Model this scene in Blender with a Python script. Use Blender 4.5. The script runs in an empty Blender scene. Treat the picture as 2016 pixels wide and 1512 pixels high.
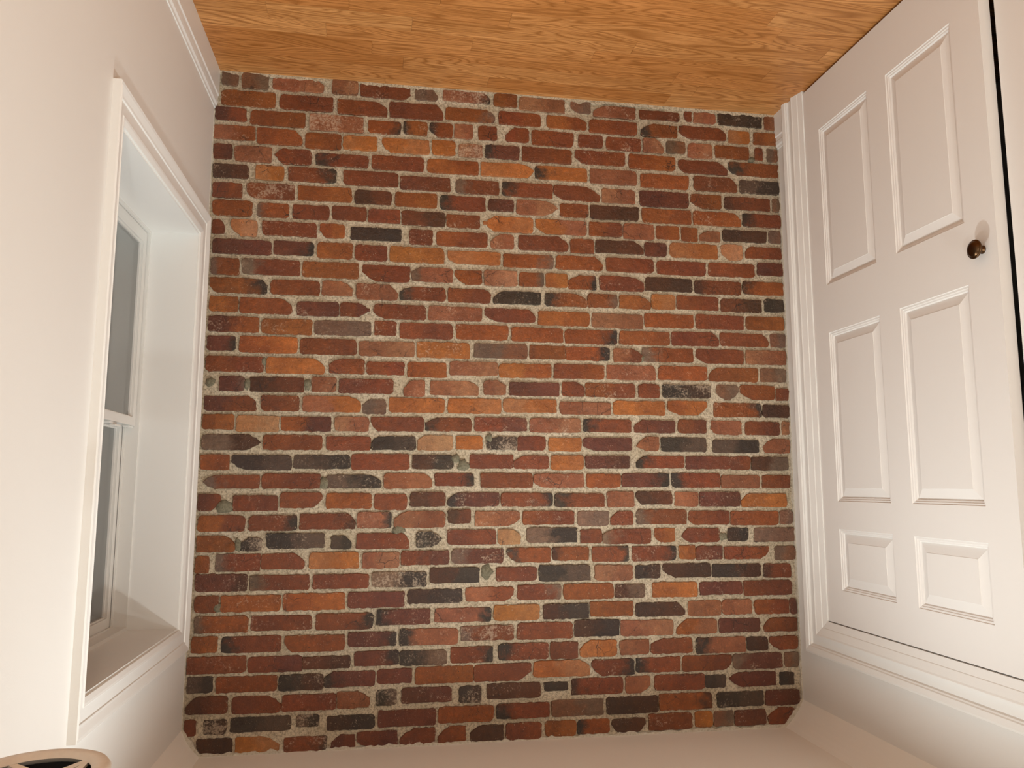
import bpy, bmesh, math, random
from mathutils import Vector, Matrix, noise
random.seed(7)
S = bpy.context.scene
COL = S.collection

# ---------------------------------------------------------------- camera, world, light, exposure
# the photograph hangs upside down: the camera is rolled by 180 degrees, the room stands upright (z up)
F = 1543.85
CAM = Vector((1.59152, -2.901186, 1.539213))
RV = Vector((0.128988, 0.011359, -0.160635))
W, H = 2.2418, 2.44          # room width (x) and height (z); brick wall is the plane y = 0
YB = -4.3                    # wall behind the camera
Bm = Matrix(((-1, 0, 0), (0, 0, 1), (0, 1, 0)))
Rw = Bm @ Matrix.Rotation(RV.length, 3, RV.normalized())      # rows: image right, image down, forward
cam_d = bpy.data.cameras.new('camera'); cam = bpy.data.objects.new('camera', cam_d); COL.objects.link(cam)
cam_d.sensor_width = 36; cam_d.lens = F / 2016 * 36; cam_d.clip_start = 0.05
cm = Matrix((Rw[0], -Rw[1], -Rw[2])).transposed().to_4x4(); cm.translation = CAM
cam.matrix_world = cm
S.camera = cam
wd = bpy.data.worlds.new('night'); S.world = wd; wd.use_nodes = True
wd.node_tree.nodes['Background'].inputs[0].default_value = (0.05, 0.06, 0.09, 1)
wd.node_tree.nodes['Background'].inputs[1].default_value = 0.12
S.view_settings.view_transform = 'Standard'; S.view_settings.look = 'None'
S.view_settings.gamma = 1; S.view_settings.use_curve_mapping = False
S.view_settings.exposure = 0.46
LIGHTS = [(1.61, -1.05, 5.0), (0.86, -0.98, 9.6), (1.61, -3.6, 19), (0.70, -3.6, 19)]  # front pair by the brick wall; rear pair added as unseen fill
LIGHT_COL = (0.93, 0.985, 0.98); SPREAD = 168
for i, (lx, ly, pw) in enumerate(LIGHTS):
    ld = bpy.data.lights.new('recessed_light_lamp', 'AREA'); ld.shape = 'DISK'; ld.size = 0.10
    ld.energy = pw; ld.color = LIGHT_COL; ld.spread = math.radians(SPREAD)
    lo = bpy.data.objects.new('recessed_light_lamp', ld); COL.objects.link(lo); lo.location = (lx, ly, H - 0.012)

# ---------------------------------------------------------------- helpers
def lin(h):
    h = h.lstrip('#'); c = [int(h[i:i + 2], 16) / 255 for i in (0, 2, 4)]
    return tuple(x / 12.92 if x <= 0.04045 else ((x + 0.055) / 1.055) ** 2.4 for x in c)

def ray(u, v):
    d = Vector(((u - 1008) / F, (v - 756) / F, 1)); return Rw.transposed() @ d

def on_wall(u, v, y=0.0):            # a photo pixel carried onto the brick wall
    d = ray(u, v); t = (y - CAM.y) / d.y; return CAM + d * t

class NT:
    def __init__(s, name):
        s.m = bpy.data.materials.new(name); s.m.use_nodes = True; s.t = s.m.node_tree
        s.b = s.t.nodes['Principled BSDF']
    def n(s, typ, **kw):
        x = s.t.nodes.new(typ)
        for k, v in kw.items():
            if k.startswith('i_'):
                x.inputs[int(k[2:]) if k[2:].isdigit() else k[2:].replace('_', ' ')].default_value = v
            else: setattr(x, k, v)
        return x
    def l(s, a, b): s.t.links.new(a, b)
    def mix(s, fac, a, b, mode='MIX'):
        x = s.n('ShaderNodeMix', data_type='RGBA', blend_type=mode)
        for inp, v in ((x.inputs[0], fac), (x.inputs[6], a), (x.inputs[7], b)):
            if isinstance(v, bpy.types.NodeSocket): s.l(v, inp)
            elif isinstance(v, (int, float)): inp.default_value = v
            else: inp.default_value = (*v[:3], 1)
        return x.outputs[2]
    def math(s, op, a, b=0.0, c=0.0, clamp=False):
        x = s.n('ShaderNodeMath', operation=op, use_clamp=clamp)
        for inp, v in zip(x.inputs, (a, b, c)):
            if isinstance(v, bpy.types.NodeSocket): s.l(v, inp)
            else: inp.default_value = v
        return x.outputs[0]
    def ramp(s, fac, stops):
        x = s.n('ShaderNodeValToRGB'); s.l(fac, x.inputs[0]); e = x.color_ramp.elements
        while len(e) < len(stops): e.new(0.5)
        for el, (p, c) in zip(e, stops): el.position = p; el.color = (*c, 1) if len(c) == 3 else c
        return x.outputs[0]
    def noise(s, vec, scale, detail=4, rough=0.5, dist=0.0):
        x = s.n('ShaderNodeTexNoise'); x.inputs['Scale'].default_value = scale; x.inputs['Detail'].default_value = detail
        x.inputs['Roughness'].default_value = rough; x.inputs['Distortion'].default_value = dist
        if vec is not None: s.l(vec, x.inputs['Vector'])
        return x.outputs['Fac']
    def bump(s, h, strength, dist, prev=None):
        x = s.n('ShaderNodeBump'); x.inputs['Strength'].default_value = strength; x.inputs['Distance'].default_value = dist
        s.l(h, x.inputs['Height'])
        if prev is not None: s.l(prev, x.inputs['Normal'])
        return x.outputs[0]
    def out(s, color=None, rough=None, normal=None, **kw):
        for k, v in (('Base Color', color), ('Roughness', rough), ('Normal', normal)):
            if v is None: continue
            if isinstance(v, bpy.types.NodeSocket): s.l(v, s.b.inputs[k])
            elif isinstance(v, (int, float)): s.b.inputs[k].default_value = v
            else: s.b.inputs[k].default_value = (*v, 1)
        for k, v in kw.items(): s.b.inputs[k.replace('_', ' ')].default_value = v
        return s.m

def obj(name, bm, mat, parent=None, smooth=False):
    me = bpy.data.meshes.new(name); bm.to_mesh(me); bm.free()
    if mat: me.materials.append(mat)
    if smooth: me.polygons.foreach_set('use_smooth', [True] * len(me.polygons))
    o = bpy.data.objects.new(name, me); COL.objects.link(o)
    if parent: o.parent = parent
    return o

def empty(name, loc=(0, 0, 0)):
    o = bpy.data.objects.new(name, None); COL.objects.link(o); o.location = loc; o.empty_display_size = 0.1; return o

def box(bm, x0, x1, y0, y1, z0, z1, bev=0.0):
    vs = [bm.verts.new((x, y, z)) for x in (x0, x1) for y in (y0, y1) for z in (z0, z1)]
    fs = [bm.faces.new([vs[i] for i in f]) for f in ((0, 1, 3, 2), (4, 6, 7, 5), (0, 4, 5, 1), (2, 3, 7, 6), (0, 2, 6, 4), (1, 5, 7, 3))]
    if bev:
        es = list({e for f in fs for e in f.edges})
        bmesh.ops.bevel(bm, geom=es, offset=bev, segments=2, affect='EDGES', profile=0.5)

def boxo(name, dims, mat, parent=None, bev=0.0):
    bm = bmesh.new(); box(bm, *dims, bev=bev); bmesh.ops.recalc_face_normals(bm, faces=bm.faces); return obj(name, bm, mat, parent)

def lathe(bm, prof, M=Matrix(), seg=32, cap=True):
    rings = []
    for r, h in prof:
        rings.append([bm.verts.new(M @ Vector((r * math.cos(a), r * math.sin(a), h))) for a in [2 * math.pi * k / seg for k in range(seg)]])
    for a, b in zip(rings, rings[1:]):
        for k in range(seg):
            bm.faces.new((a[k], a[(k + 1) % seg], b[(k + 1) % seg], b[k]))
    if cap:
        bm.faces.new(rings[0][::-1]); bm.faces.new(rings[-1])

def strip_profile(bm, prof, A, Bv, up, out, mA=0.0, mB=0.0):
    """sweep a (w, d) profile from A to Bv; w runs along `up`, d along `out`; mitres extend the ends by m*w."""
    dr = (Bv - A).normalized(); L = []
    for P, s, m in ((A, -1, mA), (Bv, 1, mB)):
        L.append([bm.verts.new(P + up * w + out * d + dr * (s * m * w)) for w, d in prof])
    n = len(prof)
    for i in range(n):
        j = (i + 1) % n
        bm.faces.new((L[0][i], L[0][j], L[1][j], L[1][i]))
    bm.faces.new(L[0][::-1]); bm.faces.new(L[1])
    bmesh.ops.recalc_face_normals(bm, faces=bm.faces)

# ---------------------------------------------------------------- materials
def m_paint(name, c, rough, tex=1.0, tint=None):
    s = NT(name); g = s.n('ShaderNodeNewGeometry').outputs['Position']
    n1 = s.noise(g, 240, 3, 0.6); n2 = s.noise(g, 1.6, 3, 0.5)
    col = s.mix(s.math('MULTIPLY', n2, 0.5), c, tint or tuple(x * 0.97 for x in c))
    return s.out(col, rough, s.bump(n1, 0.10 * tex, 0.0015))
M_WALL = m_paint('wall_paint', (0.80, 0.775, 0.735), 0.6, 1.0, (0.79, 0.755, 0.715))
M_CEIL = m_paint('ceiling_paint', (0.90, 0.86, 0.80), 0.8, 1.0)
M_TRIM = m_paint('trim_paint', (0.85, 0.835, 0.80), 0.32, 0.15)
M_DOOR = m_paint('door_paint', (0.81, 0.78, 0.745), 0.42, 0.5)
M_VINYL = m_paint('window_vinyl', (0.78, 0.76, 0.72), 0.35, 0.1)

def m_brick():
    s = NT('old_brick'); g = s.n('ShaderNodeNewGeometry').outputs['Position']
    def at(n): return s.n('ShaderNodeAttribute', attribute_name=n)
    ca, cb, cw = at('tone_a'), at('tone_b'), at('wear')
    sep = s.n('ShaderNodeSeparateColor'); s.l(cw.outputs['Color'], sep.inputs[0])   # r = whitish wear, g = along, b = edge distance
    nW = s.noise(g, 26, 4, 0.6); nL = s.noise(g, 11, 3, 0.5); nM = s.noise(g, 60, 5, 0.65); nF = s.noise(g, 420, 4, 0.7)
    f = s.math('ADD', sep.outputs[1], s.math('MULTIPLY', s.math('SUBTRACT', nW, 0.5), 0.95))
    f = s.math('MULTIPLY', s.math('SUBTRACT', f, 0.36), 3.6, clamp=True)
    col = s.mix(f, ca.outputs['Color'], cb.outputs['Color'])
    # mottling: darker burnt clouds and lighter sandy clouds
    dk = s.ramp(nL, [(0.36, (1, 1, 1)), (0.60, (0, 0, 0))])
    col = s.mix(s.math('MULTIPLY', dk, 0.38), col, s.mix(1.0, col, (0.50, 0.42, 0.38), 'MULTIPLY'))
    lt = s.ramp(nM, [(0.52, (0, 0, 0)), (0.72, (1, 1, 1))])
    col = s.mix(s.math('MULTIPLY', lt, 0.55), col, s.mix(1.0, col, (1.7, 1.6, 1.5), 'MULTIPLY'))
    md = s.ramp(nM, [(0.30, (1, 1, 1)), (0.46, (0, 0, 0))])
    col = s.mix(s.math('MULTIPLY', md, 0.5), col, s.mix(1.0, col, (0.45, 0.42, 0.40), 'MULTIPLY'))
    nG = s.noise(g, 210, 3, 0.7)
    col = s.mix(s.math('MULTIPLY', s.ramp(nG, [(0.54, (0, 0, 0)), (0.66, (1, 1, 1))]), 0.4), col, s.mix(1.0, col, (1.8, 1.7, 1.6), 'MULTIPLY'))
    pit = s.ramp(nF, [(0.30, (1, 1, 1)), (0.40, (0, 0, 0))])
    col = s.mix(s.math('MULTIPLY', pit, 0.55), col, (0.03, 0.015, 0.01))
    # black pits, sparse
    vo = s.n('ShaderNodeTexVoronoi'); vo.inputs['Scale'].default_value = 70; s.l(g, vo.inputs['Vector'])
    sp = s.math('MULTIPLY', s.math('LESS_THAN', vo.outputs['Distance'], 0.12), s.math('GREATER_THAN', s.noise(g, 14, 2), 0.58))
    col = s.mix(s.math('MULTIPLY', sp, 0.8), col, (0.02, 0.012, 0.01))
    # fine cracks and lime specks
    dv = s.n('ShaderNodeVectorMath', operation='ADD'); s.l(g, dv.inputs[0]); nd = s.n('ShaderNodeTexNoise'); nd.inputs['Scale'].default_value = 30; s.l(g, nd.inputs['Vector'])
    sc_ = s.n('ShaderNodeVectorMath', operation='SCALE'); s.l(nd.outputs['Color'], sc_.inputs[0]); sc_.inputs['Scale'].default_value = 0.03; s.l(sc_.outputs[0], dv.inputs[1])
    vc = s.n('ShaderNodeTexVoronoi', feature='DISTANCE_TO_EDGE'); vc.inputs['Scale'].default_value = 17; s.l(dv.outputs[0], vc.inputs['Vector'])
    ck = s.math('MULTIPLY', s.math('LESS_THAN', vc.outputs['Distance'], 0.016), s.math('MULTIPLY', s.math('SUBTRACT', s.noise(g, 7, 2), 0.56), 12, clamp=True))
    col = s.mix(s.math('MULTIPLY', ck, 0.75), col, (0.025, 0.012, 0.008))
    spk = s.math('MULTIPLY', s.math('SUBTRACT', s.noise(g, 260, 3, 0.6), 0.665), 30, clamp=True)
    spk = s.math('MULTIPLY', spk, s.math('MULTIPLY', s.math('SUBTRACT', s.noise(g, 21, 3, 0.6), 0.44), 8, clamp=True))
    col = s.mix(s.math('MULTIPLY', spk, 0.75), col, lin('#d2bfa4'))
    # whitish lime wear
    nE = s.noise(g, 120, 6, 0.75, 0.15); nE2 = s.noise(g, 18, 3, 0.6)
    e = s.math('ADD', s.math('MULTIPLY', nE, 0.62), s.math('MULTIPLY', nE2, 0.38))
    thr = s.math('SUBTRACT', 0.685, s.math('MULTIPLY', sep.outputs[0], 0.20))
    wm = s.math('MULTIPLY', s.math('SUBTRACT', e, thr), 14, clamp=True)
    col = s.mix(s.math('MULTIPLY', wm, 0.50), col, lin('#c9b39a'))
    # mortar smeared over the rim of the face
    nR = s.noise(g, 140, 5, 0.75)
    rim = s.math('MULTIPLY', s.math('SUBTRACT', s.math('ADD', sep.outputs[2], s.math('MULTIPLY', nR, 1.3)), 1.69), 12, clamp=True)
    col = s.mix(s.math('MULTIPLY', rim, 0.8), col, lin('#b3a084'))
    h = s.math('ADD', s.math('MULTIPLY', nM, 1.1), s.math('MULTIPLY', nF, 0.35))
    h = s.math('SUBTRACT', h, s.math('MULTIPLY', s.math('MAXIMUM', sp, ck), 0.5))
    nrm = s.bump(h, 0.9, 0.005, s.bump(nL, 0.5, 0.010))
    rg = s.math('ADD', s.math('MULTIPLY', nM, 0.35), 0.30)
    return s.out(col, rg, nrm, Specular_IOR_Level=0.45)
M_BRICK = m_brick()

def m_mortar(name, c1, c2, c3):
    s = NT(name); g = s.n('ShaderNodeNewGeometry').outputs['Position']
    a = s.noise(g, 9, 4, 0.6); b = s.noise(g, 130, 5, 0.75); d = s.noise(g, 500, 3, 0.7)
    col = s.mix(s.ramp(a, [(0.35, (0, 0, 0)), (0.65, (1, 1, 1))]), c1, c2)
    col = s.mix(s.math('MULTIPLY', s.ramp(b, [(0.38, (1, 1, 1)), (0.55, (0, 0, 0))]), 0.8), col, c3)
    col = s.mix(s.math('MULTIPLY', s.ramp(d, [(0.52, (0, 0, 0)), (0.68, (1, 1, 1))]), 0.35), col, tuple(min(1, x * 1.5) for x in c2))
    nrm = s.bump(s.math('ADD', b, s.math('MULTIPLY', d, 0.4)), 1.0, 0.006)
    return s.out(col, 0.85, nrm, Specular_IOR_Level=0.25)
M_MORTAR = m_mortar('lime_mortar', lin('#d3c1a4'), lin('#ebdac0'), lin('#8b765c'))
M_CEMENT = m_mortar('grey_cement', lin('#8d8670'), lin('#999179'), lin('#6b6552'))
M_PLASTER = m_mortar('plaster_edge', lin('#e0d5c4'), lin('#e6dccb'), lin('#c4b69e'))

def m_oak():
    s = NT('oak_strip'); g = s.n('ShaderNodeTexCoord').outputs['Object']
    r = s.n('ShaderNodeObjectInfo').outputs['Random']
    off = s.n('ShaderNodeCombineXYZ'); s.l(s.math('MULTIPLY', r, 37.0), off.inputs[0]); s.l(s.math('MULTIPLY', r, 91.0), off.inputs[1]); s.l(s.math('MULTIPLY', r, 13.0), off.inputs[2])
    v = s.n('ShaderNodeVectorMath', operation='ADD'); s.l(g, v.inputs[0]); s.l(off.outputs[0], v.inputs[1])
    def mp(sc):
        m = s.n('ShaderNodeMapping'); m.inputs['Scale'].default_value = sc; s.l(v.outputs[0], m.inputs['Vector']); return m.outputs[0]
    big = s.noise(mp((1.1, 9, 9)), 1.0, 2, 0.45, 0.6)
    rings = s.math('PINGPONG', s.math('MULTIPLY', big, 24.0), 0.5)
    rings = s.ramp(rings, [(0.0, (0, 0, 0)), (0.30, (1, 1, 1))])
    fib = s.noise(mp((5, 260, 260)), 1.0, 4, 0.65)
    pores = s.noise(mp((14, 700, 700)), 1.0, 2, 0.6)
    cl = s.noise(mp((1.4, 8, 8)), 1.0, 3, 0.5)
    base = s.mix(s.ramp(r, [(0.0, (0, 0, 0)), (1.0, (1, 1, 1))]), lin('#d08d50'), lin('#e8ac6c'))
    base = s.mix(s.math('MULTIPLY', s.ramp(cl, [(0.38, (1, 1, 1)), (0.60, (0, 0, 0))]), 0.45), base, lin('#a3672f'))
    base = s.mix(s.math('MULTIPLY', s.math('SUBTRACT', 1.0, rings), 0.72), base, lin('#854e1c'))
    base = s.mix(s.math('MULTIPLY', s.ramp(fib, [(0.38, (1, 1, 1)), (0.62, (0, 0, 0))]), 0.55), base, lin('#a0662e'))
    base = s.mix(s.math('MULTIPLY', s.ramp(pores, [(0.30, (1, 1, 1)), (0.42, (0, 0, 0))]), 0.5), base, lin('#74431c'))
    return s.out(base, 0.42, s.bump(fib, 0.12, 0.001), Specular_IOR_Level=0.35)
M_OAK = m_oak()

def m_plain(name, c, rough=0.5, metal=0.0, nz=0.0):
    s = NT(name); g = s.n('ShaderNodeNewGeometry').outputs['Position']
    n = s.noise(g, 120, 3); col = s.mix(s.math('MULTIPLY', n, nz), c, tuple(x * 0.5 for x in c))
    return s.out(col, rough, s.bump(n, 0.05, 0.001), Metallic=metal)
M_BRONZE = m_plain('dark_bronze', lin('#5a4430'), 0.28, 1.0, 0.3)
M_DARK = m_plain('dark_cavity', (0.008, 0.006, 0.006), 0.9)  # near black: base under the planks, painted shade inside the pendant
M_VENEER = m_plain('pale_veneer', lin('#dccfc0'), 0.6, 0.0, 0.35)
M_CORD = m_plain('white_cord', (0.7, 0.68, 0.63), 0.5)
def m_glass():
    s = NT('window_glass'); s.b.inputs['Transmission Weight'].default_value = 1.0
    return s.out((0.93, 0.95, 0.94), 0.0, IOR=1.52)
M_GLASS = m_glass()
def m_glow():
    s = NT('lamp_lens'); s.b.inputs['Emission Color'].default_value = (*LIGHT_COL, 1); s.b.inputs['Emission Strength'].default_value = 6
    return s.out((0.8, 0.8, 0.78), 0.5)
M_GLOW = m_glow()

def struct(o, label=None):
    o['kind'] = 'structure'
    if label: o['label'] = label
    return o

# ---------------------------------------------------------------- room shell
OY0, OY1, OZ0, OZ1 = -0.968, -0.140, 0.672, 2.004         # window opening
DY0, DY1, DZ = -2.05, -0.208, 2.022                       # closet opening
XF = W + 0.158                                            # room face of the window frame
bm = bmesh.new()
for d in ((W, W + 0.27, YB, OY0, 0, H), (W, W + 0.27, OY1, 0.25, 0, H), (W, W + 0.27, OY0, OY1, 0, OZ0), (W, W + 0.27, OY0, OY1, OZ1, H)):
    box(bm, *d)
struct(obj('wall_right', bm, M_WALL), 'off-white painted wall around the deep window')
bm = bmesh.new()
for d in ((-0.12, 0, YB, DY0, 0, H), (-0.12, 0, DY1, 0.25, 0, H), (-0.12, 0, DY0, DY1, DZ, H)):
    box(bm, *d)
struct(obj('wall_left', bm, M_WALL), 'off-white painted wall around the closet doors')
struct(boxo('wall_back', (-0.12, W + 0.27, YB - 0.12, YB, 0, H), M_WALL), 'off-white painted wall behind the camera')
# closet behind the doors
bm = bmesh.new()
for d in ((-0.72, -0.70, DY0 - 0.05, DY1 + 0.05, 0, H), (-0.70, -0.12, DY0 - 0.07, DY0 - 0.05, 0, H), (-0.70, -0.12, DY1 + 0.05, DY1 + 0.07, 0, H)):
    box(bm, *d)
struct(obj('wall_closet', bm, M_WALL), 'plain inner walls of the closet')
# ceiling with the sloped plaster coves along both side walls
bm = bmesh.new()
box(bm, -0.75, W + 0.27, YB - 0.12, 0.25, H, H + 0.1)
cw, ch, dw, dh = 0.0607, 0.0881, 0.0751, 0.0972
def prism(bm, pts, y0, y1):
    a = [bm.verts.new((x, y0, z)) for x, z in pts]; b = [bm.verts.new((x, y1, z)) for x, z in pts]
    n = len(pts)
    for i in range(n): bm.faces.new((a[i], a[(i + 1) % n], b[(i + 1) % n], b[i]))
    bm.faces.new(a[::-1]); bm.faces.new(b)
def cove(x, sx, w, h):
    pts = [(x, H), (x, H - h)]
    for k in range(1, 6):
        t = k / 6; sag = 0.006 * math.sin(math.pi * t)
        pts.append((x + sx * (w * t - sag * 0.8), H - h * (1 - t) + sag * 0.8))
    pts.append((x + sx * w, H))
    return pts
prism(bm, cove(W, -1, cw, ch), YB, 0); prism(bm, cove(0, 1, dw, dh), YB, 0)
bmesh.ops.recalc_face_normals(bm, faces=bm.faces)
struct(obj('ceiling', bm, M_CEIL), 'off-white plaster ceiling with sloped corners')

# ---------------------------------------------------------------- floor of oak strips
fl = struct(boxo('floor', (-0.75, W + 0.27, YB - 0.12, 0.25, -0.05, -0.018), M_DARK), 'honey oak strip floor')
ANG = -0.022; PW = 0.083
joints = {-1: [1.62, 0.62], 0: [1.785, 1.229, 0.5], 1: [1.554, 0.415], 2: [1.666, 0.53], 3: [1.818, 1.318, 0.88, 0.2], 4: [2.0, 1.531, 0.75],
          5: [1.735, 1.209, 0.06], 6: [1.446, 0.285], 7: [1.9, 1.05, 0.35], 8: [1.62, 0.7]}
rest = bmesh.new()
for r in range(-1, 53):
    js = joints.get(r) or sorted([random.uniform(0.1, 0.9), random.uniform(1.1, 2.1)], reverse=True)
    xs = [-0.14 if r < 2 else -0.75] + sorted(js) + [W + 0.02]
    yb = -0.036 - r * PW
    for x0, x1 in zip(xs, xs[1:]):
        g = 0.0002; tgt = rest if r > 14 else bmesh.new()
        dz = random.uniform(-0.0003, 0.0003)
        cx, cy = (x0 + x1) / 2, yb - PW / 2
        ox = cx; oy = cy - ANG * 0 + ANG * (cx - 1.1)
        if r > 14:
            k = len(tgt.verts); box(tgt, x0 + g, x1 - g, yb - PW + g, yb - g, -0.018, dz); continue
        box(tgt, x0 - cx + g, x1 - cx - g, -PW / 2 + g, PW / 2 - g, -0.018, dz, bev=0.0002)
        bmesh.ops.recalc_face_normals(tgt, faces=tgt.faces)
        o = obj('plank', tgt, M_OAK, fl); o.location = (ox, oy, 0); o.rotation_euler = (0, 0, ANG)
bmesh.ops.rotate(rest, verts=rest.verts, cent=(1.1, 0, 0), matrix=Matrix.Rotation(ANG, 3, 'Z'))
bmesh.ops.recalc_face_normals(rest, faces=rest.faces)
rp = obj('plank_remainder', rest, M_OAK, fl); rp['kind'] = 'stuff'

# ---------------------------------------------------------------- brick wall
NX, NZ = 420, 450
X0, X1 = -0.01, W + 0.01
ZTOP = H
bm = bmesh.new(); grid = []
for j in range(NZ + 1):
    z = ZTOP * j / NZ; row = []
    for i in range(NX + 1):
        x = X0 + (X1 - X0) * i / NX
        p = Vector((x, 0, z))
        n = noise.fractal(p * 60, 0.8, 2.2, 4) * 0.0022 + noise.noise(p * 14 + Vector((5, 0, 0))) * 0.0012 + noise.noise(p * 2.2) * 0.002
        if z < 0.03: n -= 0.004 * noise.noise(p * 40)
        row.append(bm.verts.new((x, -0.0015 - n, z)))
    grid.append(row)
for j in range(NZ):
    for i in range(NX): bm.faces.new((grid[j][i], grid[j][i + 1], grid[j + 1][i + 1], grid[j + 1][i]))
wall = struct(obj('wall_front', bm, M_MORTAR, smooth=True), 'exposed old red brick wall with sandy lime mortar')
struct_back = None

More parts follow.
